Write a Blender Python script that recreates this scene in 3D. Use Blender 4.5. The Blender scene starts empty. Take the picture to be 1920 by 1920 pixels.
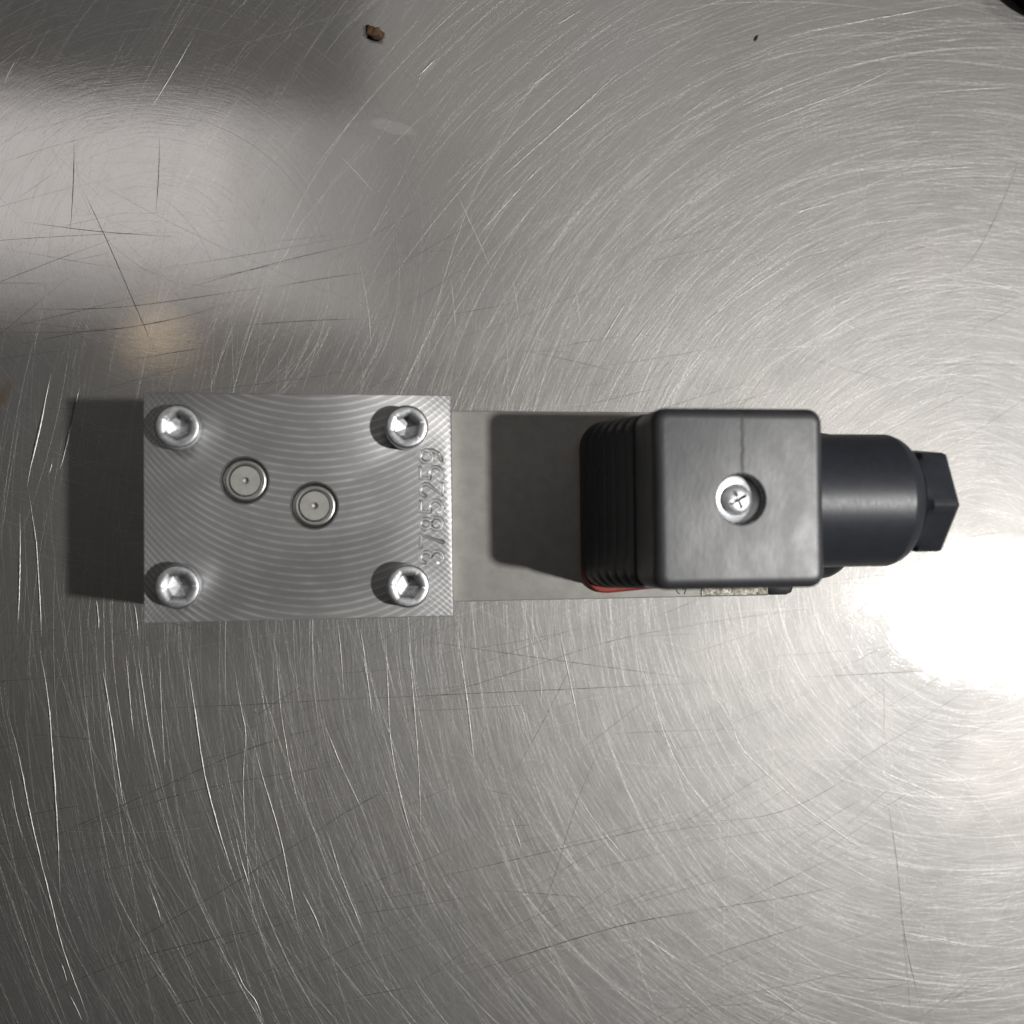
import bpy, bmesh, math, random
import numpy as np
from mathutils import Matrix, Vector

MM = 0.001
scene = bpy.context.scene
COL = scene.collection

# ------------------------------------------------------------------ camera
F_PX = 1923.0
NAD = Vector(((680 - 960) / F_PX, -(1000 - 960) / F_PX, -1.0)).normalized()
UP = -NAD
XA = (Vector((1, 0, 0)) - UP * UP.x).normalized()
YA = UP.cross(XA)
cam_data = bpy.data.cameras.new("camera")
cam = bpy.data.objects.new("camera", cam_data)
COL.objects.link(cam)
R = Matrix((XA, YA, UP)).to_4x4()
cam.matrix_world = Matrix.Translation((0, 0, 241 * MM)) @ R
cam_data.sensor_width = 36.0
cam_data.lens = 36.0 * F_PX / 1920.0
cam_data.clip_start = 0.01
cam_data.clip_end = 50.0
cam_data.dof.use_dof = True
cam_data.dof.focus_distance = 0.226
cam_data.dof.aperture_fstop = 13.5
scene.camera = cam

# ------------------------------------------------------------------ room light
world = bpy.data.worlds.new("World")
scene.world = world
world.use_nodes = True
world.node_tree.nodes["Background"].inputs["Color"].default_value = (1.0, 0.90, 0.80, 1)
world.node_tree.nodes["Background"].inputs["Strength"].default_value = 0.009


def lamp(name, loc, target, power, size, size_y=None, color=(1, 1, 1), shape='RECTANGLE'):
    d = bpy.data.lights.new(name, 'AREA')
    d.energy = power
    d.color = color
    if size_y is None:
        d.shape = 'DISK'
        d.size = size
    else:
        d.shape = shape
        d.size = size
        d.size_y = size_y
    o = bpy.data.objects.new(name, d)
    COL.objects.link(o)
    o.location = loc
    o.rotation_euler = (Vector(target) - Vector(loc)).to_track_quat('-Z', 'Y').to_euler()
    return o


# high workshop lamp to the right, and two dim ceiling panels behind
lamp("workshop_lamp", (4.45, -0.60, 7.0), (0, 0, 0), 480, 0.33, color=(1.0, 0.985, 0.96))
def panel(x0, x1, y0, y1, radiance, color):
    cx, cy, w, d = (x0 + x1) / 2, (y0 + y1) / 2, x1 - x0, y1 - y0
    lamp("ceiling_panel", (cx, cy, 2.4), (cx, cy, 0), 0.5 * radiance * math.pi * w * d, w, d, color)


# a cluster of ceiling panels sharing one edge
for x1, y0, L in ((-0.33, 0.70, 2.9), (-0.17, 0.62, 1.8), (0.02, 0.53, 1.0)):
    panel(-1.10, x1, y0, 1.07, L, (1.0, 0.96, 0.96))
for x1, y0, L in ((0.88, 1.02, 0.7), (1.33, 0.80, 0.55), (1.80, 0.45, 0.36)):
    panel(0.0, x1, y0, 1.95, L, (1.0, 0.98, 0.95))
panel(-0.74, -0.40, 0.60, 0.94, 2.4, (0.97, 0.97, 1.0))
panel(-0.68, -0.46, 0.66, 0.86, 3.0, (0.97, 0.97, 1.0))
panel(-0.55, -0.47, 0.45, 0.58, 5.0, (1.0, 0.78, 0.52))

scene.cycles.blur_glossy = 0.25

vs = scene.view_settings
vs.view_transform = 'Standard'
vs.look = 'None'
vs.exposure = 0.05
vs.gamma = 1.0

# traced marks on the sheet: (width, points), millimetres on the table
BRIGHT = [
    (0.34, [(-70.8,-26.0),(-69.1,-36.8),(-68.0,-49.8),(-66.8,-67.0),(-66.0,-82.0)]),
    (0.26, [(-77.8,-38.8),(-75.3,-48.2),(-72.3,-63.7),(-68.5,-79.7),(-65.1,-93.1),(-59.7,-108.0)]),
    (0.28, [(-57.8,-28.9),(-55.7,-41.5),(-53.9,-54.1),(-52.8,-60.6)]),
    (0.22, [(-52.6,-26.3),(-51.3,-40.7),(-50.6,-45.5)]),
    (0.22, [(-50.1,-26.4),(-47.7,-42.6),(-45.5,-53.1)]),
    (0.16, [(-45.3,-26.5),(-44.8,-39.6),(-43.8,-54.4)]),
    (0.32, [(-39.4,-26.6),(-37.6,-39.8),(-35.3,-54.7),(-31.9,-68.0),(-28.4,-78.7)]),
    (0.2, [(-29.5,-26.7),(-27.3,-40.0),(-26.3,-46.2),(-26.8,-57.7),(-25.6,-76.6),(-24.0,-90.7)]),
    (0.24, [(-24.7,-46.7),(-22.5,-55.6),(-18.5,-69.4),(-15.8,-83.2),(-13.4,-93.5)]),
    (0.18, [(-19.6,-26.9),(-18.4,-41.1),(-15.9,-55.8),(-13.7,-64.3)]),
    (0.2, [(-0.2,-27.2),(2.3,-42.1)]),
    (0.2, [(-9.0,-42.7),(-5.4,-52.2),(1.3,-66.7)]),
    (0.18, [(-8.0,-67.7),(-4.9,-78.5),(1.4,-94.4)]),
    (0.18, [(-13.9,-81.1),(-10.6,-87.9),(-8.3,-93.8)]),
    (0.28, [(-28.7,-97.0),(-26.5,-102.4),(-23.9,-106.0),(-22.0,-110.5)]),
    (0.2, [(-28.6,-67.7),(-27.1,-74.3),(-24.9,-81.5)]),
    (0.2, [(-64.0,-102.2),(-61.3,-107.9)]),
    (0.2, [(-65.9,-94.8),(-64.5,-99.1)]),
    (0.18, [(-47.4,-78.6),(-44.4,-87.4)]),
    (0.18, [(-77.1,-52.5),(-75.6,-61.5),(-73.9,-67.9)]),
    (0.2, [(-1.0,-19.8),(2.0,-41.3)]),
    (0.2, [(5.3,-19.9),(5.8,-34.6),(6.8,-50.2),(10.3,-66.5),(14.7,-77.9),(17.7,-83.4)]),
    (0.22, [(10.2,-19.9),(11.7,-37.2),(13.0,-54.4),(13.7,-74.0)]),
    (0.24, [(21.6,-20.1),(24.1,-37.4),(25.6,-49.8),(26.6,-57.3)]),
    (0.18, [(39.7,-22.8),(41.7,-33.3),(42.2,-42.3)]),
    (0.18, [(45.8,-20.3),(48.9,-34.5),(52.4,-51.6)]),
    (0.2, [(66.0,-23.1),(68.6,-35.4),(71.7,-47.1),(77.0,-58.5),(86.5,-71.1)]),
    (0.16, [(-5.8,-19.7),(-4.3,-38.3)]),
    (0.16, [(36.4,-38.4),(38.7,-46.2)]),
    (0.16, [(33.1,-62.4),(38.1,-77.5)]),
    (0.16, [(47.8,-55.0),(52.9,-65.7),(65.3,-81.3)]),
    (0.16, [(44.2,-72.8),(51.4,-81.1)]),
    (0.18, [(56.0,-88.3),(60.6,-93.6)]),
    (0.18, [(64.3,-95.3),(77.8,-104.6)]),
    (0.24, [(85.3,-33.8),(88.6,-43.7),(91.3,-51.8),(97.4,-58.2),(106.8,-66.6),(117.7,-74.7),(131.2,-83.4)]),
    (0.2, [(124.2,-57.7),(138.3,-63.7),(145.7,-66.7)]),
    (0.2, [(84.7,-72.9),(92.6,-81.2),(99.1,-89.1)]),
    (0.18, [(129.2,-98.7),(155.3,-104.8)]),
    (0.2, [(92.4,-107.8),(108.4,-119.4)]),
    (0.18, [(150.5,-86.2),(165.6,-86.0)]),
    (0.2, [(91.6,99.2),(107.9,106.2),(120.5,111.6),(139.9,121.3)]),
    (0.2, [(77.3,45.2),(86.2,54.4),(99.9,64.0),(110.1,70.3)]),
    (0.2, [(104.8,79.3),(116.9,83.1)]),
    (0.2, [(97.4,121.6),(115.3,127.1),(140.0,133.1),(155.2,136.4)]),
    (0.16, [(133.2,90.9),(157.3,94.0)]),
    (0.16, [(122.7,77.3),(139.6,79.9)]),
    (0.16, [(136.3,111.2),(167.8,115.0)]),
    (0.16, [(74.7,100.1),(91.2,112.5)]),
    (0.2, [(146.0,125.7),(152.1,126.6)]),
    (0.22, [(21.6,81.2),(26.4,71.0),(29.9,63.2)]),
    (0.2, [(50.4,60.0),(51.7,48.9)]),
    (0.26, [(38.8,106.5),(45.5,112.2)]),
    (0.16, [(26.8,70.5),(44.1,90.3)]),
    (0.3, [(12.9,108.3),(17.2,113.0)]),
    (0.2, [(29.5,82.1),(50.0,101.4),(64.6,115.3)]),
    (0.22, [(-5.5,88.1),(3.1,79.1)]),
    (0.22, [(-0.7,62.5),(1.2,51.8),(1.9,43.2)]),
    (0.16, [(35.2,60.8),(36.8,50.7)]),
    (0.16, [(20.3,61.1),(21.6,48.1)]),
    (0.2, [(56.2,44.6),(64.4,58.2)]),
    (0.2, [(63.9,44.8),(67.9,50.3)]),
    (0.2, [(46.4,123.0),(52.3,127.0)]),
    (0.24, [(-80.3,86.4),(-74.2,91.1)]),
    (0.22, [(-80.2,82.5),(-70.0,86.5),(-58.8,90.4)]),
    (0.22, [(-76.1,74.8),(-68.3,81.3)]),
    (0.2, [(-49.5,94.3),(-44.5,103.1),(-38.5,114.3)]),
    (0.2, [(-79.6,100.4),(-77.2,105.8)]),
    (0.4, [(-69.0,35.8),(-70.2,30.1),(-71.1,25.1),(-72.9,16.4),(-73.9,10.2)]),
    (0.4, [(-62.9,32.9),(-64.2,27.4),(-66.0,18.4),(-67.0,14.3)]),
    (0.3, [(-68.6,16.5),(-69.2,13.4)]),
    (0.36, [(-75.3,4.4),(-75.3,-6.1),(-75.5,-19.9)]),
    (0.34, [(-73.6,9.9),(-72.2,-0.2),(-71.7,-4.6),(-70.5,-23.1)]),
    (0.3, [(-59.1,-14.5),(-58.4,-21.4)]),
    (0.24, [(-51.0,-15.2),(-49.9,-23.4)])]
DARK = [
    (0.16, [(-78.7,-72.0),(-54.3,-61.4),(-24.7,-48.9),(1.7,-42.1)]),
    (0.12, [(-78.8,-63.5),(-60.5,-60.3)]),
    (0.12, [(-68.6,-67.3),(-37.5,-58.2),(1.7,-52.4)]),
    (0.14, [(-65.1,-98.7),(-45.7,-88.7),(-28.8,-79.5),(-15.9,-71.8),(1.7,-61.4)]),
    (0.12, [(-28.6,-44.8),(-11.2,-33.7)]),
    (0.12, [(-50.2,-39.5),(-20.4,-38.9),(1.7,-38.0)]),
    (0.14, [(-72.4,-102.9),(-49.8,-94.9),(-16.7,-88.9)]),
    (0.14, [(-46.4,-106.7),(-24.4,-103.4)]),
    (0.1, [(-4.9,-78.0),(0.4,-68.5)]),
    (0.1, [(-78.6,-89.8),(-72.5,-85.0)]),
    (0.15, [(-9.6,-38.6),(24.6,-37.7),(86.6,-36.3)]),
    (0.14, [(-9.5,-67.6),(5.9,-59.5)]),
    (0.13, [(4.8,-23.5),(39.7,-29.3),(86.6,-36.3)]),
    (0.13, [(6.8,-41.0),(34.6,-33.2),(60.3,-25.6),(86.7,-21.4)]),
    (0.12, [(59.2,-45.3),(50.9,-63.6),(44.7,-82.8),(38.6,-94.9)]),
    (0.12, [(53.5,-23.5),(42.2,-45.3),(34.6,-58.0)]),
    (0.13, [(9.8,-81.6),(44.7,-75.3),(86.5,-67.5)]),
    (0.2, [(19.7,-104.0),(60.1,-94.1),(86.4,-90.9)]),
    (0.14, [(-2.2,-107.0),(13.8,-105.1)]),
    (0.2, [(129.0,-62.9),(131.8,-80.3),(134.0,-100.8),(138.8,-121.5)]),
    (0.12, [(74.1,-70.2),(102.0,-68.2),(128.1,-56.0)]),
    (0.13, [(76.8,-91.4),(100.0,-89.5),(121.0,-86.6)]),
    (0.14, [(76.8,-104.6),(90.2,-100.5),(111.4,-95.5)]),
    (0.12, [(128.7,-34.6),(128.8,-51.1)]),
    (0.1, [(132.6,-93.9),(135.3,-121.3)]),
    (0.14, [(168.2,100.7),(163.4,88.1),(155.1,72.1),(146.9,63.8)]),
    (0.18, [(-63.3,78.9),(-56.9,65.1),(-48.3,45.1),(-45.3,39.4)]),
    (0.14, [(-79.9,49.8),(-55.1,51.0),(-29.5,55.4),(-20.8,57.1)]),
    (0.18, [(-79.9,44.6),(-59.3,45.6),(-42.4,48.8),(-29.5,53.2)]),
    (0.15, [(-77.4,41.6),(-55.1,46.6)]),
    (0.18, [(-64.6,89.4),(-65.3,67.4)]),
    (0.18, [(-46.1,90.5),(-46.8,72.6)]),
    (0.13, [(-76.0,69.6),(-59.4,68.1),(-41.7,67.5)]),
    (0.15, [(-53.3,38.8),(-35.5,42.3)]),
    (0.14, [(-29.5,47.4),(1.4,50.1)]),
    (0.13, [(-42.4,55.0),(1.4,68.4)]),
    (0.13, [(-20.8,56.6),(1.4,61.1)]),
    (0.14, [(104.1,-35.6),(129.2,-34.9),(166.5,-33.5)]),
    (0.12, [(117.2,-34.1),(129.3,-28.2),(149.1,-20.5)]),
    (0.1, [(114.2,-12.4),(144.9,-13.4)]),
    (0.1, [(114.2,-11.9),(139.9,-9.3),(152.6,-7.9)]),
    (0.1, [(149.6,-4.3),(166.8,-3.7)]),
    (0.1, [(147.0,-1.7),(166.9,0.8)])]


# ------------------------------------------------------------------ node helper
class Mat:
    def __init__(self, name):
        self.m = bpy.data.materials.new(name)
        self.m.use_nodes = True
        self.t = self.m.node_tree
        self.t.nodes.clear()
        self.out = self.t.nodes.new("ShaderNodeOutputMaterial")

    def n(self, typ, ins=None, **props):
        nd = self.t.nodes.new("ShaderNode" + typ)
        for k, v in props.items():
            setattr(nd, k, v)
        for k, v in (ins or {}).items():
            self.put(nd.inputs[k], v)
        return nd

    def put(self, sock, v):
        if isinstance(v, bpy.types.NodeSocket):
            self.t.links.new(v, sock)
        elif isinstance(v, bpy.types.Node):
            self.t.links.new(v.outputs[0], sock)
        else:
            if isinstance(v, (tuple, list)) and len(v) == 3 and sock.type == 'RGBA':
                v = (*v, 1)
            sock.default_value = v

    def math(self, op, a, b=0.0, c=None, clamp=False):
        ins = {0: a, 1: b}
        if c is not None:
            ins[2] = c
        return self.n("Math", ins, operation=op, use_clamp=clamp).outputs[0]

    def ramp(self, fac, lo, hi, a=0.0, b=1.0):
        return self.n("MapRange", {"Value": fac, "From Min": lo, "From Max": hi, "To Min": a, "To Max": b},
                      interpolation_type='SMOOTHSTEP').outputs[0]

    def mixc(self, fac, a, b):
        nd = self.n("Mix", data_type='RGBA')
        self.put(nd.inputs[0], fac)
        self.put(nd.inputs[6], a)
        self.put(nd.inputs[7], b)
        return nd.outputs[2]

    def coords(self):
        tc = self.n("TexCoord")
        sc = self.n("VectorMath", {0: tc.outputs["Object"], 1: (1000, 1000, 1000)}, operation='MULTIPLY')
        return sc.outputs[0]

    def noise(self, vec, scale, detail=2.0, rough=0.5, dist=0.0):
        return self.n("TexNoise", {"Vector": vec, "Scale": scale, "Detail": detail, "Roughness": rough,
                                   "Distortion": dist}).outputs[0]

    def scaled(self, vec, s, rot=(0, 0, 0), loc=(0, 0, 0)):
        r = self.n("Mapping", {"Vector": vec, "Rotation": rot, "Location": loc}, vector_type='POINT')
        return self.n("VectorMath", {0: r.outputs[0], 1: s}, operation='MULTIPLY').outputs[0]

    def bump(self, h, dist, strength=1.0, normal=None):
        ins = {"Height": h, "Distance": dist, "Strength": strength}
        if normal is not None:
            ins["Normal"] = normal
        return self.n("Bump", ins).outputs[0]

    def bsdf(self, color, rough, metal=0.0, spec=0.5, normal=None, **kw):
        ins = {"Base Color": color, "Roughness": rough, "Metallic": metal, "Specular IOR Level": spec}
        if normal is not None:
            ins["Normal"] = normal
        ins.update(kw)
        return self.n("BsdfPrincipled", ins).outputs[0]

    def done(self, shader):
        self.put(self.out.inputs[0], shader)
        return self.m


# ------------------------------------------------------------------ materials
def mat_steel():
    """Worn, buffed stainless sheet: two gloss lobes, random fine lines, stains."""
    M = Mat("stainless_sheet")
    co = M.coords()
    big = M.noise(co, 0.02, 3.0, 0.55)
    mid = M.noise(co, 0.16, 4.0, 0.6)
    fine = M.noise(co, 1.6, 3.0, 0.6)
    lines = None
    for i in range(7):
        a = math.radians((0, 27, 51, 79, 103, 131, 157)[i] + 4 * (i % 3))
        v = M.scaled(co, (0.16, 3.6, 1.0), (0, 0, a), (13.7 * i, 7.1 * i, 3.0 * i))
        nz = M.noise(v, 1.0, 2.0, 0.65)
        lines = nz if lines is None else M.math('ADD', lines, nz)
    n0 = M.bump(mid, 0.010 * MM, 1.0)
    sp0 = M.n("SeparateXYZ", {0: co})

    def swirl(cx, cy, fr, ft, seed):
        dx, dy = M.math('SUBTRACT', sp0.outputs[0], cx), M.math('SUBTRACT', sp0.outputs[1], cy)
        r = M.math('SQRT', M.math('ADD', M.math('MULTIPLY', dx, dx), M.math('MULTIPLY', dy, dy)))
        rw = M.math('ADD', r, M.math('MULTIPLY', M.math('SUBTRACT', M.noise(co, 0.03, 2.0), 0.5), 9.0))
        th = M.math('ARCTAN2', dy, dx)
        v = M.n("CombineXYZ", {0: M.math('MULTIPLY', rw, fr), 1: M.math('MULTIPLY', th, ft), 2: seed})
        return r, M.noise(v.outputs[0], 1.0, 5.0, 0.78)

    _, g1 = swirl(155, -8, 2.1, 3.6, 0.0)
    _, g3 = swirl(230, -110, 1.9, 5.0, 5.0)
    r2, g2 = swirl(-45, 62, 2.1, 2.2, 9.0)
    near2 = M.ramp(r2, 95.0, 40.0, 0.0, 0.75)
    g13 = M.math('ADD', M.math('MULTIPLY', g1, 0.8), M.math('MULTIPLY', g3, 0.35))
    grain = M.n("Mix", {0: near2}, data_type='FLOAT')
    M.put(grain.inputs[2], g13)
    M.put(grain.inputs[3], g2)
    grain = grain.outputs[0]
    n1 = M.bump(grain, 0.05 * MM, 1.0, n0)
    n1 = M.bump(lines, 0.006 * MM, 1.0, n1)
    n1 = M.bump(fine, 0.004 * MM, 1.0, n1)
    nt = M.bump(grain, 0.008 * MM, 1.0, n0)
    nt = M.bump(lines, 0.0012 * MM, 1.0, nt)
    # stains and a painted warm reflection (colour only)
    sep = M.n("SeparateXYZ", {0: co})
    x, y = sep.outputs[0], sep.outputs[1]

    def blob(cx, cy, rx, ry, ang, edge=0.35, warp=0.5):
        ca, sa = math.cos(ang), math.sin(ang)
        dx, dy = M.math('SUBTRACT', x, cx), M.math('SUBTRACT', y, cy)
        u = M.math('ADD', M.math('MULTIPLY', dx, ca / rx), M.math('MULTIPLY', dy, sa / rx))
        w = M.math('ADD', M.math('MULTIPLY', dx, -sa / ry), M.math('MULTIPLY', dy, ca / ry))
        d = M.math('SQRT', M.math('ADD', M.math('MULTIPLY', u, u), M.math('MULTIPLY', w, w)))
        d = M.math('ADD', d, M.math('MULTIPLY', M.math('SUBTRACT', M.noise(co, 0.35, 3.0, 0.6), 0.5), warp * 2))
        return M.ramp(d, 1.0 + edge, 1.0 - edge, 0.0, 1.0)

    base = M.mixc(M.ramp(big, 0.3, 0.7), (0.375, 0.362, 0.344), (0.35, 0.343, 0.334))
    base = M.mixc(M.math('MULTIPLY', M.ramp(mid, 0.45, 0.75), 0.10), base, (0.30, 0.285, 0.272))
    tint = M.math('MULTIPLY', blob(-47, 45, 7, 5, 0.6, 0.6, 1.2), 0.0)
    base = M.mixc(tint, base, (0.48, 0.38, 0.23))
    tint2 = M.math('MULTIPLY', blob(-38, 47, 16, 10, 0.2, 0.9, 0.9), 0.25)  # warm reflection painted into the sheet's colour
    base = M.mixc(tint2, base, (0.44, 0.37, 0.31))
    rust = M.math('MULTIPLY', blob(-79.6, 30.0, 4.2, 1.1, 0.95, 0.9, 0.7), 0.5)
    base = M.mixc(rust, base, (0.30, 0.18, 0.07))
    smear = M.math('MULTIPLY', blob(6.6, 95.6, 5.2, 1.5, -0.2, 0.16, 0.3), 0.8)
    r_hi = M.ramp(big, 0.25, 0.75, 0.45, 0.49)
    r_lo = M.ramp(mid, 0.3, 0.7, 0.085, 0.105)
    wide = M.n("BsdfAnisotropic", {"Color": base, "Roughness": r_hi, "Normal": n1}, distribution='GGX')
    tight = M.n("BsdfAnisotropic", {"Color": M.mixc(0.45, base, (0.98, 0.96, 0.93)), "Roughness": r_lo, "Normal": nt}, distribution='BECKMANN')
    mx = M.n("MixShader", {0: M.ramp(mid, 0.2, 0.8, 0.35, 0.40), 1: wide, 2: tight}).outputs[0]
    chalk = M.bsdf((0.50, 0.49, 0.48), 0.6, 0.0, 0.4)
    mx2 = M.n("MixShader", {0: M.math('MULTIPLY', smear, 0.3), 1: mx, 2: chalk})
    return M.done(mx2.outputs[0])


def mat_groove(dark=False, k=1.0, r=0.42):
    M = Mat("scratch_dirty" if dark else "scratch_bare")
    co = M.coords()
    nz = M.noise(co, 0.5, 3.0, 0.6)
    if dark:
        return M.done(M.bsdf(M.mixc(M.ramp(nz, 0.35, 0.7), (0.07, 0.066, 0.062), (0.20, 0.19, 0.18)), 0.5, 0.8))
    a, b = tuple(v * k for v in (0.56, 0.55, 0.53)), tuple(v * k for v in (0.34, 0.333, 0.32))
    return M.done(M.bsdf(M.mixc(M.ramp(M.noise(co, 1.3, 3.0, 0.6), 0.35, 0.65), a, b), r, 1.0))


def mat_milled():
    """Face-milled steel; object origin sits on the top face, millimetre coordinates."""
    M = Mat("milled_steel")
    co = M.coords()
    sep = M.n("SeparateXYZ", {0: co})
    x = M.math('SUBTRACT', sep.outputs[0], 2.4)
    y = sep.outputs[1]
    RC = 39.0
    s = M.math('SQRT', M.math('MAXIMUM', M.math('SUBTRACT', RC * RC, M.math('MULTIPLY', x, x)), 1.0))
    wob = M.math('MULTIPLY', M.math('SUBTRACT', M.noise(co, 0.10, 3.0), 0.5), 0.35)

    def cusps(sign, pitch):
        u = M.math('DIVIDE', M.math('ADD', M.math('ADD', y, M.math('MULTIPLY', s, sign)), wob), pitch)
        f = M.math('ABSOLUTE', M.math('SUBTRACT', M.math('FRACT', u), 0.5))
        f2 = M.math('MULTIPLY', f, 2.0)
        return u, M.math('POWER', f2, 2.0)

    u1, c1 = cusps(1.0, 1.5)
    u2, c2 = cusps(-1.0, 1.1)
    side = M.ramp(M.math('ABSOLUTE', x), 17.0, 29.0)
    c2m = M.math('MULTIPLY', c2, M.math('MULTIPLY', side, 0.9))
    c1 = M.math('MULTIPLY', c1, M.ramp(M.noise(co, 0.13, 3.0, 0.6), 0.25, 0.7, 0.45, 1.25))
    h = M.math('ADD', c1, c2m)
    # fine tool lines along the same arcs
    lv = M.n("CombineXYZ", {0: M.math('MULTIPLY', u1, 9.0), 1: M.math('MULTIPLY', x, 0.12), 2: 0.0})
    ln = M.noise(lv.outputs[0], 1.0, 3.0, 0.7)
    grain = M.noise(co, 4.0, 3.0, 0.6)
    n = M.bump(h, 0.018 * MM)
    n = M.bump(ln, 0.022 * MM, 1.0, n)
    n = M.bump(grain, 0.008 * MM, 1.0, n)
    line = M.math('MULTIPLY', M.ramp(c1, 0.1, 0.95), 0.55)
    base = M.mixc(line, (0.46, 0.457, 0.458), (0.92, 0.91, 0.905))
    base = M.mixc(M.math('MULTIPLY', M.ramp(M.noise(co, 0.09, 5.0, 0.62), 0.35, 0.7), 0.45), base, (0.42, 0.41, 0.41))
    nick = M.noise(M.scaled(co, (0.25, 2.4, 1.0), (0, 0, 0.9)), 1.0, 2.0, 0.6)
    base = M.mixc(M.math('MULTIPLY', M.ramp(nick, 0.72, 0.80), 0.5), base, (0.9, 0.89, 0.9))
    rough = M.ramp(ln, 0.3, 0.7, 0.42, 0.56)
    tan = M.n("CombineXYZ", {0: M.math('MULTIPLY', x, -1.0 / RC), 1: M.math('DIVIDE', s, RC), 2: 0.0})
    return M.done(M.bsdf(base, rough, 0.78, normal=n, Anisotropic=0.6, Tangent=tan.outputs[0]))


def simple(name, color, rough, metal=0.0, spec=0.5, color2=None, grain=2.0, bump=0.0, nscale=0.5, mask=(0.35, 0.7),
           stretch=None, **kw):
    M = Mat(name)
    co = M.coords()
    nz = M.noise(co, nscale, 4.0, 0.6)
    c = M.mixc(M.ramp(nz, *mask), color, color2 or tuple(v * 0.85 for v in color))
    nrm = None
    gv = co if stretch is None else M.scaled(co, stretch)
    g = M.noise(gv, grain, 4.0, 0.65)
    if bump:
        nrm = M.bump(g, bump * MM)
    r = M.ramp(g, 0.25, 0.75, rough * 0.86, min(1.0, rough * 1.14))
    return M.done(M.bsdf(c, r, metal, spec, nrm, **kw))


def mat_plastic_top():
    """Black moulded plastic with drawn grain and the weld line above the screw."""
    M = Mat("black_housing_plastic")
    co = M.coords()
    sep = M.n("SeparateXYZ", {0: co})
    x, y = sep.outputs[0], sep.outputs[1]
    g = M.noise(M.scaled(co, (1.0, 0.35, 1.0), (0, 0, 0.12)), 1.6, 4.0, 0.65)
    cloud = M.noise(M.scaled(co, (1.0, 0.6, 1.0)), 0.16, 4.0, 0.62)
    wig = M.math('MULTIPLY', M.math('SUBTRACT', M.noise(M.scaled(co, (0, 0.25, 0)), 1.0, 3.0), 0.5), 1.6)
    d = M.math('ABSOLUTE', M.math('SUBTRACT', M.math('ADD', x, wig), 0.2))
    seam = M.math('MULTIPLY', M.ramp(d, 0.55, 0.0), M.ramp(y, 3.5, 5.5))
    n = M.bump(g, 0.03 * MM)
    n = M.bump(cloud, 0.045 * MM, 1.0, n)
    n = M.bump(M.math('SUBTRACT', 1.0, seam), 0.018 * MM, 1.0, n)
    col = M.mixc(M.ramp(cloud, 0.35, 0.7), (0.056, 0.058, 0.065), (0.030, 0.032, 0.037))
    col = M.mixc(M.math('MULTIPLY', seam, 0.35), col, (0.012, 0.012, 0.014))
    r = M.ramp(cloud, 0.3, 0.7, 0.42, 0.50)
    r = M.math('ADD', r, M.math('MULTIPLY', seam, 0.2))
    return M.done(M.bsdf(col, r, 0.0, 1.0, n, IOR=1.62))


STEEL = mat_steel()
GROOVE = mat_groove()
GROOVE_D = mat_groove(True)
GROOVE_W = mat_groove(False, 0.5, 0.42)
MILLED = mat_milled()
PAINT_GLINT = simple("scratch_painted_glint", (0.62, 0.61, 0.59), 0.6, 0.3, color2=(0.42, 0.41, 0.40), grain=3.0, bump=0.02, nscale=1.5)  # scratch glint painted as a pale, half-diffuse colour
ENGRAVE = simple("engraved_steel", (0.78, 0.77, 0.78), 0.33, 0.9, grain=5.0, bump=0.006)
BORE = simple("turned_steel", (0.56, 0.55, 0.54), 0.34, 1.0, grain=6.0, bump=0.006, stretch=(1, 1, 5))
ZINC = simple("zinc_plated_screw", (0.72, 0.735, 0.75), 0.38, 0.95, color2=(0.50, 0.51, 0.52), grain=2.4, bump=0.03, nscale=1.2)
ZINC_SIDE = simple("zinc_plated_side", (0.80, 0.83, 0.85), 0.17, 1.0, grain=1.5, bump=0.01)
PLUG = simple("nickel_plug", (0.47, 0.465, 0.43), 0.42, 0.35, grain=5.0, bump=0.003)
FRAME = simple("coil_frame_coating", (0.45, 0.435, 0.41), 0.52, 0.2, color2=(0.39, 0.378, 0.355), grain=1.2, bump=0.02, nscale=0.35)
SPECK = simple("galvanised_plate", (0.30, 0.295, 0.25), 0.36, 0.9, color2=(0.10, 0.10, 0.08), grain=0.9, bump=0.35, nscale=1.4)
PLASTIC_TOP = mat_plastic_top()
PLASTIC = simple("black_plastic", (0.030, 0.032, 0.037), 0.45, 0.0, 0.6, grain=2.2, bump=0.03, stretch=(1.0, 0.5, 0.5))
PLASTIC_N = simple("black_gland_plastic", (0.044, 0.048, 0.060), 0.40, 0.0, 0.7, grain=2.4, bump=0.03, stretch=(2.0, 0.35, 0.35))
RUBBER = simple("red_silicone", (0.40, 0.060, 0.040), 0.6, 0.0, 0.4, grain=1.5, bump=0.02)
BRIGHT_ZN = simple("bright_zinc", (0.90, 0.92, 0.94), 0.36, 0.8, grain=2.5, bump=0.03)
INK = simple("mark_ink", (0.06, 0.06, 0.055), 0.6, 0.0, grain=3.0, bump=0.01)
CRUMB = simple("brown_crumb", (0.13, 0.072, 0.036), 0.7, 0.0, 0.3, color2=(0.075, 0.042, 0.025), grain=1.5, bump=0.15, nscale=0.9)
DARKBIT = simple("dark_flake", (0.022, 0.016, 0.013), 0.6, 0.0, 0.3, grain=2.0, bump=0.05)
CAPMAT = simple("black_cap_plastic", (0.018, 0.018, 0.019), 0.4, 0.0, 0.5, grain=1.5, bump=0.02)


# ------------------------------------------------------------------ object helpers
PIV = Vector((-12.0, 5.2, 0.0))


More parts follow.
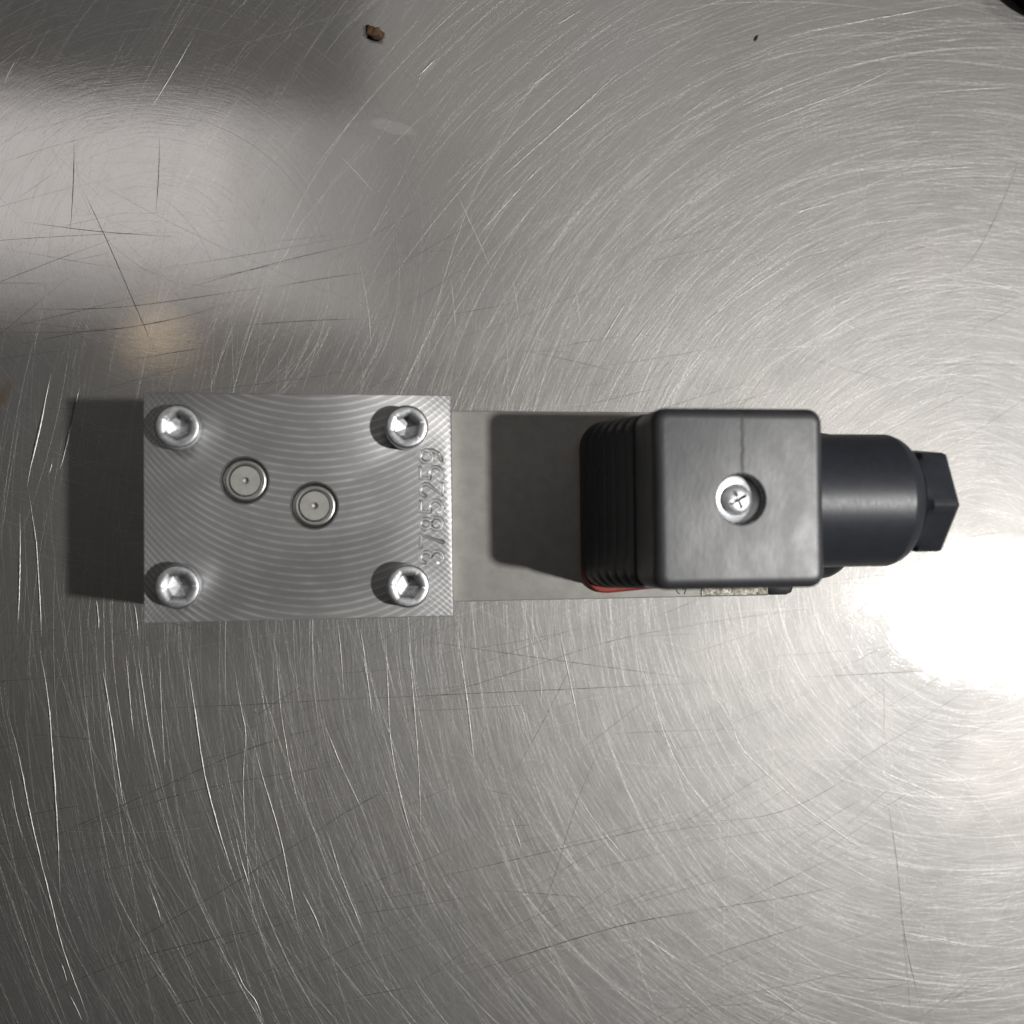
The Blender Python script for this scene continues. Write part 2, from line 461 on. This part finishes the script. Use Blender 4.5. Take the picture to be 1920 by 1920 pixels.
def finish(me, mat, smooth=32.0):
    if mat is not None:
        for m in (mat if isinstance(mat, (list, tuple)) else [mat]):
            me.materials.append(m)
    if smooth:
        for p in me.polygons:
            p.use_smooth = True
        me.set_sharp_from_angle(angle=math.radians(smooth))
    return me


def mesh_from(name, verts, faces, origin=(0, 0, 0)):
    o = Vector(origin)
    me = bpy.data.meshes.new(name)
    me.from_pydata([tuple((Vector(v) - o) * MM) for v in verts], [], faces)
    bm = bmesh.new()
    bm.from_mesh(me)
    bmesh.ops.recalc_face_normals(bm, faces=bm.faces)
    bm.to_mesh(me)
    bm.free()
    return me


def part(name, geo, mat, parent, origin, smooth=32.0, base=PIV):
    """One mesh object under its thing; geometry and origin in valve millimetres."""
    me = mesh_from(name, geo[0], geo[1], origin)
    finish(me, mat, smooth)
    ob = bpy.data.objects.new(name, me)
    COL.objects.link(ob)
    ob.parent = parent
    ob.location = (Vector(origin) - base) * MM
    return ob


def add_geo(*geos):
    V, Fc = [], []
    for v, f in geos:
        k = len(V)
        V += list(v)
        Fc += [tuple(i + k for i in q) for q in f]
    return V, Fc


def lathe(profile, c=(0, 0, 0), axis='z', seg=48, hexes=None, cap=(True, True), rot=0.0, clip=1e9):
    """profile: (radius, height); rows listed in hexes are hexagons of that circumradius."""
    V, Fc = [], []
    for i, (r, h) in enumerate(profile):
        for k in range(seg):
            a = 2 * math.pi * k / seg + rot
            rr = r
            if hexes and i in hexes:
                t = (a - rot) % (math.pi / 3) - math.pi / 6
                rr = min(r * math.cos(math.pi / 6) / math.cos(t), clip)
            p, q = rr * math.cos(a), rr * math.sin(a)
            if axis == 'z':
                V.append((c[0] + p, c[1] + q, c[2] + h))
            else:
                V.append((c[0] + h, c[1] + p, c[2] + q))
    n = len(profile)
    for i in range(n - 1):
        for k in range(seg):
            a, b = i * seg + k, i * seg + (k + 1) % seg
            Fc.append((a, b, b + seg, a + seg))
    if cap[0]:
        Fc.append(tuple(range(seg)))
    if cap[1]:
        Fc.append(tuple((n - 1) * seg + k for k in range(seg)))
    return V, Fc


def rrect(x0, x1, y0, y1, r, z, seg=6):
    pts = []
    for cx, cy, a0 in ((x1 - r, y1 - r, 0), (x0 + r, y1 - r, 90), (x0 + r, y0 + r, 180), (x1 - r, y0 + r, 270)):
        for k in range(seg + 1):
            a = math.radians(a0 + 90 * k / seg)
            pts.append((cx + r * math.cos(a), cy + r * math.sin(a), z))
    return pts


def loft(rings):
    n = len(rings[0])
    V = [p for r in rings for p in r]
    Fc = []
    for i in range(len(rings) - 1):
        for k in range(n):
            a, b = i * n + k, i * n + (k + 1) % n
            Fc.append((a, b, b + n, a + n))
    Fc.append(tuple(range(n)))
    Fc.append(tuple((len(rings) - 1) * n + k for k in range(n)))
    return V, Fc


def bevel_box(x0, x1, y0, y1, z0, z1, w, seg=2):
    bm = bmesh.new()
    bmesh.ops.create_cube(bm, size=1.0)
    for v in bm.verts:
        v.co = Vector((x0 + (v.co.x + 0.5) * (x1 - x0), y0 + (v.co.y + 0.5) * (y1 - y0), z0 + (v.co.z + 0.5) * (z1 - z0)))
    bmesh.ops.bevel(bm, geom=list(bm.edges), offset=w, segments=seg, profile=0.5, affect='EDGES')
    bm.verts.index_update()
    out = [tuple(v.co) for v in bm.verts], [tuple(v.index for v in f.verts) for f in bm.faces]
    bm.free()
    return out


def tube(path, r, seg=8, closed=False):
    """A round bar along a flat polyline with rounded ends (used to cut engraving)."""
    P = [Vector(p) for p in path]
    n = len(P)
    rings = []

    def ring(c, t, rad):
        s = Vector((-t.y, t.x, 0))
        return [c + (s * math.cos(2 * math.pi * k / seg) + Vector((0, 0, 1)) * math.sin(2 * math.pi * k / seg)) * rad
                for k in range(seg)]

    for i in range(n):
        if closed:
            t = (P[(i + 1) % n] - P[i - 1]).normalized()
            k = 1.0
        else:
            a = (P[i] - P[i - 1]).normalized() if i > 0 else None
            b = (P[i + 1] - P[i]).normalized() if i < n - 1 else None
            t = (a + b).normalized() if a and b else (a or b)
        rings.append(ring(P[i], t, r))
    if not closed:
        t0 = (P[0] - P[1]).normalized()
        t1 = (P[-1] - P[-2]).normalized()
        pre = [ring(P[0] + t0 * r * f, -t0, r * g) for f, g in ((0.95, 0.3), (0.6, 0.8))]
        post = [ring(P[-1] + t1 * r * f, t1, r * g) for f, g in ((0.6, 0.8), (0.95, 0.3))]
        rings = pre + rings + post
    V = [tuple(p) for q in rings for p in q]
    m = len(rings)
    Fc = []
    for i in range(m if closed else m - 1):
        j = (i + 1) % m
        for k in range(seg):
            Fc.append((i * seg + k, i * seg + (k + 1) % seg, j * seg + (k + 1) % seg, j * seg + k))
    if not closed:
        Fc.append(tuple(range(seg)))
        Fc.append(tuple((m - 1) * seg + k for k in range(seg)))
    return V, Fc


def carve(ob, cutters):
    """Subtract meshes (geometry, material) from an object's mesh, then drop the cutters."""
    tmp = []
    org = Vector(ob.location) / MM + PIV
    for geo, mat in cutters:
        me = mesh_from("cutter", geo[0], geo[1], org)
        me.materials.append(mat)
        c = bpy.data.objects.new("cutter", me)
        COL.objects.link(c)
        tmp.append(c)
        m = ob.modifiers.new("cut", 'BOOLEAN')
        m.operation = 'DIFFERENCE'
        m.object = c
        m.solver = 'EXACT'
        m.use_self = True
        m.material_mode = 'TRANSFER'
    par, loc = ob.parent, ob.location.copy()
    ob.parent = None
    ob.location = (0, 0, 0)
    bpy.context.view_layer.update()
    dg = bpy.context.evaluated_depsgraph_get()
    me = bpy.data.meshes.new_from_object(ob.evaluated_get(dg))
    ob.modifiers.clear()
    me.name = ob.name
    ob.data = me
    ob.parent, ob.location = par, loc
    for c in tmp:
        d = c.data
        bpy.data.objects.remove(c)
        bpy.data.meshes.remove(d)
    for p in me.polygons:
        p.use_smooth = True
    me.set_sharp_from_angle(angle=math.radians(30))


# ------------------------------------------------------------------ the steel worktop
def warp(x):  # bow added to move the lamp's highlight to the right
    """The sheet is bent up slightly towards its right side (millimetres)."""
    t = np.clip(x - 112.0, 0, None)
    return np.where(t < 95, 0.00025 * t * t, 0.00025 * 95 * 95 + 0.0475 * (t - 95))


def build_worktop():
    me = bpy.data.meshes.new("worktop")
    y0, y1, t = -480, 520, -30
    xs = [-420, -200, 0, 100] + list(np.linspace(112, 207, 39)) + [300, 430, 560]
    n = len(xs)
    zs = [float(warp(np.array(q))) for q in xs]
    v = [(q, y0, z) for q, z in zip(xs, zs)] + [(q, y1, z) for q, z in zip(xs, zs)]
    v += [(xs[0], y0, t), (xs[-1], y0, t), (xs[-1], y1, t), (xs[0], y1, t)]
    k = 2 * n
    f = [(i, i + 1, n + i + 1, n + i) for i in range(n - 1)]
    f += [(k + 3, k + 2, k + 1, k), (0, n, k + 3, k), (n - 1, k + 1, k + 2, 2 * n - 1)]
    f += [tuple([k, k + 1] + list(range(n - 1, -1, -1))), tuple([k + 2, k + 3] + list(range(n, 2 * n)))]
    me.from_pydata([tuple(c * MM for c in p) for p in v], [], f)
    for p in me.polygons:
        p.use_smooth = p.index < n - 1
    me.set_sharp_from_angle(angle=math.radians(30))
    me.materials.append(STEEL)
    o = bpy.data.objects.new("worktop", me)
    COL.objects.link(o)
    o['kind'] = 'structure'
    return o


def groove_mesh(name, paths, mat, lift=0.0015):
    """paths: list of (points Nx2 in mm, width array N, slope). Shallow ridged furrows on the sheet."""
    VV, FF = [], []
    base = 0
    for pts, wid, slope in paths:
        n = len(pts)
        t = np.gradient(pts, axis=0)
        t /= np.maximum(np.linalg.norm(t, axis=1, keepdims=True), 1e-9)
        nr = np.stack([-t[:, 1], t[:, 0]], 1)
        w = wid[:, None] * 0.5
        hgt = (wid * 0.5 * slope)
        L = np.concatenate([pts + nr * w, np.full((n, 1), lift)], 1)
        Cc = np.concatenate([pts, (lift + hgt)[:, None]], 1)
        Rr = np.concatenate([pts - nr * w, np.full((n, 1), lift)], 1)
        VV.append(np.stack([L, Cc, Rr], 1).reshape(-1, 3))
        i = base + 3 * np.arange(n - 1)
        FF.append(np.stack([i, i + 1, i + 4, i + 3], 1)[:, ::-1])
        FF.append(np.stack([i + 1, i + 2, i + 5, i + 4], 1)[:, ::-1])
        base += 3 * n
    V = np.concatenate(VV)
    V[:, 2] += warp(V[:, 0])
    V = V * MM
    Fq = np.concatenate(FF)
    me = bpy.data.meshes.new(name)
    me.vertices.add(len(V))
    me.vertices.foreach_set("co", V.astype(np.float32).ravel())
    me.loops.add(Fq.size)
    me.loops.foreach_set("vertex_index", Fq.astype(np.int32).ravel())
    me.polygons.add(len(Fq))
    me.polygons.foreach_set("loop_start", np.arange(0, Fq.size, 4, dtype=np.int32))
    me.polygons.foreach_set("loop_total", np.full(len(Fq), 4, dtype=np.int32))
    me.polygons.foreach_set("use_smooth", np.ones(len(Fq), dtype=bool))
    me.update(calc_edges=True)
    me.validate()
    me.materials.append(mat)
    if len(me.polygons) and me.polygons[0].normal.z < 0:
        me.flip_normals()
    o = bpy.data.objects.new(name, me)
    COL.objects.link(o)
    return o


def smooth_path(pts, step=2.0):
    """Catmull-Rom through traced points."""
    P = np.array(pts, float)
    if len(P) == 2:
        n = max(3, int(np.linalg.norm(P[1] - P[0]) / step))
        s = np.linspace(0, 1, n)[:, None]
        q = P[0] * (1 - s) + P[1] * s
        d = P[1] - P[0]
        nn = np.array([-d[1], d[0]])
        return q + nn * (4 * s * (1 - s)) * 0.012
    E = np.vstack([2 * P[0] - P[1], P, 2 * P[-1] - P[-2]])
    out = []
    for i in range(1, len(E) - 2):
        n = max(3, int(np.linalg.norm(E[i + 1] - E[i]) / step))
        s = np.linspace(0, 1, n, endpoint=False)[:, None]
        p0, p1, p2, p3 = E[i - 1], E[i], E[i + 1], E[i + 2]
        out.append(0.5 * ((2 * p1) + (-p0 + p2) * s + (2 * p0 - 5 * p1 + 4 * p2 - p3) * s ** 2 + (-p0 + 3 * p1 - 3 * p2 + p3) * s ** 3))
    out.append(P[-1:])
    return np.vstack(out)


def build_scratches(top):
    rng = np.random.default_rng(7)
    paths = []

    def arc(x, y, length, rad, ang, n):
        k = np.linspace(-0.5, 0.5, n) * length
        if abs(rad) > 1e4:
            return np.stack([x + k * math.cos(ang), y + k * math.sin(ang)], 1)
        a = ang + k / rad
        return np.stack([x + rad * (np.sin(a) - math.sin(ang)), y - rad * (np.cos(a) - math.cos(ang))], 1)

    def taper(n, w, e=0.25):
        s = np.linspace(0, 1, n)
        return w * np.clip(np.minimum(s, 1 - s) / e, 0.12, 1.0)

    X0, X1, Y0, Y1 = -115, 205, -150, 170
    for cnt, lmin, lmax, wmin, wmax, n, smin, smax in (
            (13000, 6, 26, 0.010, 0.026, 5, 0.05, 0.5),
            (8000, 16, 70, 0.010, 0.030, 10, 0.05, 0.5),
            (520, 35, 120, 0.022, 0.06, 16, 0.10, 0.5)):
        for _ in range(cnt):
            x, y = rng.uniform(X0, X1), rng.uniform(Y0, Y1)
            if math.hypot(x - 155, y + 8) > 140 and n < 16 and rng.random() < 0.45:
                continue
            ln = math.exp(rng.uniform(math.log(lmin), math.log(lmax)))
            rad = rng.choice((-1, 1)) * rng.uniform(90, 400)
            ang = rng.uniform(0, 2 * math.pi)
            pick = rng.random()
            # buffing swirls: most lines follow wide turns of the pad
            for cx, cy, reach, share in ((-45, 62, 75, 0.5), (155, -8, 1e3, 0.84)):
                dx, dy = x - cx, y - cy
                dist = math.hypot(dx, dy)
                if dist < reach and pick < share:
                    ang = math.atan2(dx, -dy) + rng.normal(0, 0.11)
                    rad = max(dist, 25) * rng.uniform(0.75, 1.7)
                    break
            p = arc(x, y, ln, rad, ang, n)
            paths.append((p, taper(n, rng.uniform(wmin, wmax)), rng.uniform(smin, smax)))
    o = groove_mesh("scratches", paths, GROOVE)
    o.parent = top
    o['kind'] = 'stuff'
    deep, glint = [], []
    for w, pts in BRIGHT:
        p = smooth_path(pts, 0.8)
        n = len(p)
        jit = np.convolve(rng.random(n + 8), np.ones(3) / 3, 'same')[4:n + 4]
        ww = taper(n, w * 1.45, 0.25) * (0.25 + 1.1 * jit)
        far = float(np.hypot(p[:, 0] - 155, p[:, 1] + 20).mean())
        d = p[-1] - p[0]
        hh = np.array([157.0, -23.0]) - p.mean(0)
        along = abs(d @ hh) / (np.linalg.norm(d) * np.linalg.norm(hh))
        if along > 0.5 or (p[:, 0].mean() < -55 and p[:, 1].mean() > 60):  # these lines get their glint painted in the colour
            glint.append((p + rng.normal(0, 0.012, p.shape), ww * 0.7, 0.1))
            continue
        deep.append((p + rng.normal(0, 0.012, p.shape), ww, min(0.7, 0.02 + 0.0025 * far)))
    o = groove_mesh("deep_scratches", deep, GROOVE_W)
    o.parent = top
    o['kind'] = 'stuff'
    o = groove_mesh("painted_glint_scratches", glint, PAINT_GLINT)
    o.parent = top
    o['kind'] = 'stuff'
    dk = []
    for w, pts in DARK:
        p = smooth_path(pts)
        n = len(p)
        dk.append((p, taper(n, w * 1.05, 0.3) * (0.7 + 0.5 * rng.random(n)), 0.14))
    for _ in range(240):
        x, y = rng.uniform(X0, X1 - 40), (rng.uniform(Y0, -15) if rng.random() < 0.72 else rng.uniform(25, 75))
        ln = rng.uniform(12, 70)
        p = arc(x, y, ln, rng.choice((-1, 1)) * rng.uniform(200, 900), math.radians(rng.normal(16, 13)), 14)
        dk.append((p, taper(14, rng.uniform(0.04, 0.11), 0.45), 0.12))
    o = groove_mesh("dark_scratches", dk, GROOVE_D, 0.008)
    o.parent = top
    o['kind'] = 'stuff'


# ------------------------------------------------------------------ the valve
def glyph(ch):
    def arcp(cx, cy, r, a0, a1, n=12, ry=None):
        return [(cx + r * math.cos(math.radians(a0 + (a1 - a0) * k / n)),
                 cy + (ry or r) * math.sin(math.radians(a0 + (a1 - a0) * k / n))) for k in range(n + 1)]
    if ch == '3':
        return [(arcp(1.2, 3.32, 1.05, 165, -70), False), (arcp(1.2, 1.2, 1.18, 80, -165), False)]
    if ch == '7':
        return [([(0.0, 4.35), (2.35, 4.35), (0.85, 0.0)], False)]
    if ch == '8':
        return [(arcp(1.2, 3.36, 0.98, 0, 360, 14)[:-1], True), (arcp(1.2, 1.2, 1.2, 0, 360, 14)[:-1], True)]
    if ch == '5':
        return [([(2.2, 4.35), (0.3, 4.35), (0.18, 2.45)] + arcp(1.15, 1.35, 1.3, 125, -150), False)]
    if ch == '2':
        return [(arcp(1.2, 3.2, 1.15, 170, -35) + [(0.1, 0.0), (2.4, 0.0)], False)]
    return [(arcp(1.2, 3.1, 1.22, 0, 360, 14)[:-1], True), ([(2.42, 3.0), (2.32, 1.7), (1.7, 0.6), (0.5, 0.1)], False)]


def build_valve():
    root = bpy.data.objects.new("solenoid_valve", None)
    COL.objects.link(root)
    root.empty_display_size = 0.03
    root.location = PIV * MM
    root.rotation_euler = (0, 0, math.radians(0.58))
    root['label'] = "steel solenoid valve block with black plug connector lying on the scratched steel table"
    root['category'] = "solenoid valve"

    # --- steel block with two ports and the stamped number
    ZT = 38.0
    bo = (-11.85, 5.22, ZT)
    block = part("valve_block", bevel_box(-41.25, 17.5, -16.7, 27.15, 0.0, ZT, 0.22), MILLED, root, bo)
    ports = [(-22.45, 10.3), (-9.3, 5.35)]
    cuts = []
    for px, py in ports:
        cuts.append((lathe([(4.95, 0.2), (4.72, 0.0), (4.35, -0.38), (4.3, -4.0)], (px, py, ZT), seg=56), BORE))
    dig = []
    for i, ch in enumerate("3785259"):
        for path, closed in glyph(ch):
            dig.append(tube([(15.6 - gy, -6.2 + 3.33 * i + gx, ZT + 0.12) for gx, gy in path], 0.48, 10, closed))
    cuts.append((add_geo(*dig), ENGRAVE))
    carve(block, cuts)
    for px, py in ports:
        f = part("port_fitting", lathe([(4.28, -3.9), (4.28, -1.3), (4.12, -0.85), (3.85, -0.6), (3.6, -0.55), (3.25, -0.60), (3.0, -0.85),
                                        (2.96, -1.3), (2.96, -2.6), (0.0001, -2.6)], (px, py, ZT), seg=56, cap=(True, False)),
                 BORE, root, (px, py, ZT))
        part("plug_disc", lathe([(2.84, -2.5), (2.84, -0.78), (2.77, -0.68), (0.74, -0.68), (0.56, -0.86), (0.52, -1.6), (0.0001, -1.7)],
                                (px, py, ZT), seg=48, cap=(True, False)), PLUG, f, (px, py, ZT), base=Vector((px, py, ZT)))

    # --- four socket screws
    seg = 96
    V, Fc = lathe([(4.1, 0.0), (4.2, 0.25), (4.2, 4.2), (4.15, 4.55), (3.95, 4.9), (3.75, 5.0), (2.62, 5.0), (2.33, 4.7), (2.31, 1.9),
                   (2.0, 1.8), (0.0001, 1.55)], seg=seg, hexes={7: 1, 8: 1, 9: 1}, cap=(True, False))
    V = [list(v) for v in V]
    for row in (1, 2):
        for k in range(seg):
            i = row * seg + k
            s = 1.0 + (0.012 if k % 2 else -0.008)
            V[i][0] *= s
            V[i][1] *= s
    sm = mesh_from("socket_screw", V, Fc)
    finish(sm, [ZINC, ZINC_SIDE], 40)
    for p in sm.polygons:
        p.material_index = 1 if abs(p.normal.z) < 0.3 and Vector(p.center).xy.length > 3.6 * MM else 0
    for (sx, sy), rot in zip(((-34.2, 20.2), (8.5, 20.35), (-34.3, -9.75), (8.5, -10.35)), (0.5, 0.3, 0.05, 0.95)):
        s = bpy.data.objects.new("socket_screw", sm)
        COL.objects.link(s)
        s.parent = root
        s.location = (Vector((sx, sy, ZT)) - PIV) * MM
        s.rotation_euler = (0, 0, rot)

    # --- coil with its steel frame, end plate and black end
    part("coil_frame", bevel_box(17.75, 84.35, -14.05, 24.45, 0.0, 35.0, 0.35, 2), FRAME, root, (51, 5.2, 35))
    part("end_plate", bevel_box(69.6, 84.15, -13.85, 4.0, 34.9, 35.25, 0.08, 1), SPECK, root, (77, -5, 35))
    mark = add_geo(tube([(64.2, -12.3, 35.02), (64.5, -13.0, 35.02), (65.0, -13.3, 35.02)], 0.10, 6),
                   tube([(65.4, -12.0, 35.02), (65.9, -12.5, 35.02), (66.5, -12.1, 35.02), (66.0, -13.3, 35.02)], 0.13, 6))
    part("stamped_mark", mark, INK, root, (65.3, -12.6, 35))
    part("coil_end", bevel_box(84.9, 91.4, -14.2, 24.6, 2.0, 32.5, 1.5, 2), PLASTIC, root, (88, 5.2, 17.5))
    prof = [(16.8, 0.0), (16.8, 12.2)] + [(12.3 + 4.5 * math.cos(math.radians(a)), 12.2 + 4.5 * math.sin(math.radians(a)))
                                          for a in (18, 36, 54, 72, 90)]
    part("coil_nut", lathe(prof, (91.2, 5.2, 17.5), 'x', 56), PLASTIC, root, (97, 5.2, 17.5))

    # --- gasket and plug connector
    def skew(ring):
        return [(x, y + (max(0.0, x - 48.0) * 0.075 if y < 0 else 0.0), z) for x, y, z in ring]

    part("gasket", loft([skew(rrect(44.2, 80.2, -12.6, 22.0, 5.2, 35.0)), skew(rrect(44.0, 80.4, -12.9, 22.2, 5.4, 35.4)),
                         skew(rrect(44.0, 80.4, -12.9, 22.2, 5.4, 36.4)), skew(rrect(44.2, 80.0, -12.5, 21.9, 5.0, 36.8))]),
         RUBBER, root, (62, 5, 36))
    conn = part("connector_housing", loft(
        [rrect(48.7, 79.2, -10.2, 20.7, 2.6, 61.5), rrect(48.6, 79.3, -10.3, 20.8, 2.6, 62.0), rrect(48.6, 79.3, -10.3, 20.8, 2.6, 71.4)] +
        [rrect(48.6 + 2.0 * (1 - math.cos(a)), 79.3 - 2.0 * (1 - math.cos(a)), -10.3 + 2.0 * (1 - math.cos(a)), 20.8 - 2.0 * (1 - math.cos(a)),
               max(2.6 - 2.0 * (1 - math.cos(a)), 0.6), 71.4 + 2.0 * math.sin(a)) for a in (math.radians(q) for q in (18, 36, 54, 72, 90))]),
        PLASTIC_TOP, root, (64.0, 5.05, 73.4))
    carve(conn, [(lathe([(4.75, 0.2), (4.35, -0.15), (4.2, -0.6), (4.1, -8.5)], (64.0, 5.05, 73.4), seg=56), PLASTIC)])
    rings = []
    z = 36.8
    ribs = 6
    for i in range(ribs):
        for dz, inset in ((0.0, 0.16), (0.5, 0.16), (0.75, 0.05), (1.1, 0.0), (3.4, 0.0), (3.75, 0.06)):
            zz = z + dz
            s = (zz - 36.8) / (62.0 - 36.8)
            r_ = 5.0 - 2.0 * s
            rings.append(rrect(43.7 + 4.7 * s + inset, 79.0, -11.7 + 1.1 * s + inset, 22.2 - 1.2 * s - inset, r_, zz, 6))
        z += 4.12
    part("ribbed_skirt", loft(rings), PLASTIC, root, (62, 5, 48), smooth=40)
    slv = part("screw_sleeve", lathe([(4.09, -7.5), (4.09, -2.5), (4.04, -2.45), (3.96, -2.48), (2.8, -2.66), (2.7, -2.8), (2.7, -7.5)], (64.0, 5.05, 73.4), seg=56),
               BRIGHT_ZN, root, (64.0, 5.05, 73.4))
    head = part("clamp_screw", lathe([(2.55, -8.0), (2.6, -2.4), (2.5, -1.85), (2.1, -1.6), (1.2, -1.45), (0.0001, -1.4)],
                                     (64.0, 5.05, 73.4), seg=40, cap=(True, False)), BRIGHT_ZN, root, (64.0, 5.05, 73.4))
    ca, sa = math.cos(0.42), math.sin(0.42)

    def bar(L, w):
        v, f = bevel_box(-L, L, -w, w, -2.8, 0.5, 0.05, 1)
        return [(64.0 + a * ca - b * sa, 5.05 + a * sa + b * ca, 73.4 + c) for a, b, c in v], f
    carve(head, [(bar(1.7, 0.36), BORE), (bar(0.36, 1.7), BORE)])

    # --- cable gland: neck, collar and hexagon nut
    NC = (0, 5.2, 57.0)
    prof = [(12.6, 77.0), (12.6, 98.3), (12.2, 99.5), (11.6, 100.5), (10.7, 101.3), (9.6, 101.8), (8.7, 102.0)]
    part("gland_neck", lathe(prof, NC, 'x', 72), PLASTIC_N, root, (90, 5.2, 57), smooth=16)
    hexg = lathe([(9.3, 101.2), (9.4, 101.4), (9.4, 101.9), (9.7, 102.1), (10.8, 103.0), (10.8, 107.4), (10.35, 108.0), (6.3, 108.0),
                  (6.0, 106.8), (6.0, 103.5)],
                 NC, 'x', 96, hexes={4: 1, 5: 1, 6: 1}, rot=math.radians(90 + 7), clip=10.6)
    part("gland_nut", hexg, PLASTIC_N, root, (105, 5.2, 57), smooth=24)
    return root


# ------------------------------------------------------------------ bits on the table
def lump(name, c, r, mat, seed, parent=None, rot=0.0):
    rnd = random.Random(seed)
    bm = bmesh.new()
    bmesh.ops.create_icosphere(bm, subdivisions=3, radius=1.0)
    ph = [(Vector((rnd.uniform(-1, 1), rnd.uniform(-1, 1), rnd.uniform(-1, 1))).normalized(), rnd.uniform(2, 5), rnd.uniform(0, 6)) for _ in range(6)]
    for v in bm.verts:
        d = v.co.normalized()
        k = 1.0 + sum(0.09 * math.sin(f * d.dot(a) * 2 + p) for a, f, p in ph)
        v.co = Vector((d.x * r[0] * k, d.y * r[1] * k, max(d.z * k, -0.75) * r[2])) * MM
    me = bpy.data.meshes.new(name)
    bm.to_mesh(me)
    bm.free()
    finish(me, mat, 60)
    o = bpy.data.objects.new(name, me)
    COL.objects.link(o)
    if parent is not None:
        o.parent = parent
    o.location = Vector(c) * MM
    o.rotation_euler = (0, 0, rot)
    return o


def build_bits():
    cr = lump("crumb", (2.6, 117.1, 0.9), (2.1, 1.35, 1.15), CRUMB, 3, rot=-0.25)
    cr['label'] = "small brown crumb lying on the steel table near the dark reflection"
    cr['category'] = "crumb"
    lump("dark_tip", (-1.9, 0.55, -0.1), (0.55, 1.0, 0.6), DARKBIT, 5, cr, 0.35)
    sp = lump("speck", (96.3, 123.0, 0.2), (0.35, 0.75, 0.25), DARKBIT, 9, rot=-0.5)
    sp['label'] = "tiny dark speck of dirt alone on the bright steel"
    sp['category'] = "dirt speck"
    me = mesh_from("plastic_cap", *lathe([(25.2, 0.0), (25.4, 0.6), (25.4, 7.5), (24.9, 8.6), (23.6, 9.2), (0.0001, 9.2)], seg=96, cap=(True, False)))
    finish(me, CAPMAT, 35)
    o = bpy.data.objects.new("plastic_cap", me)
    COL.objects.link(o)
    o.location = Vector((182.3, 156.3, 1.0)) * MM
    o['label'] = "black round plastic cap cut off by the top right corner"
    o['category'] = "cap"


top = build_worktop()
build_scratches(top)
build_valve()
build_bits()
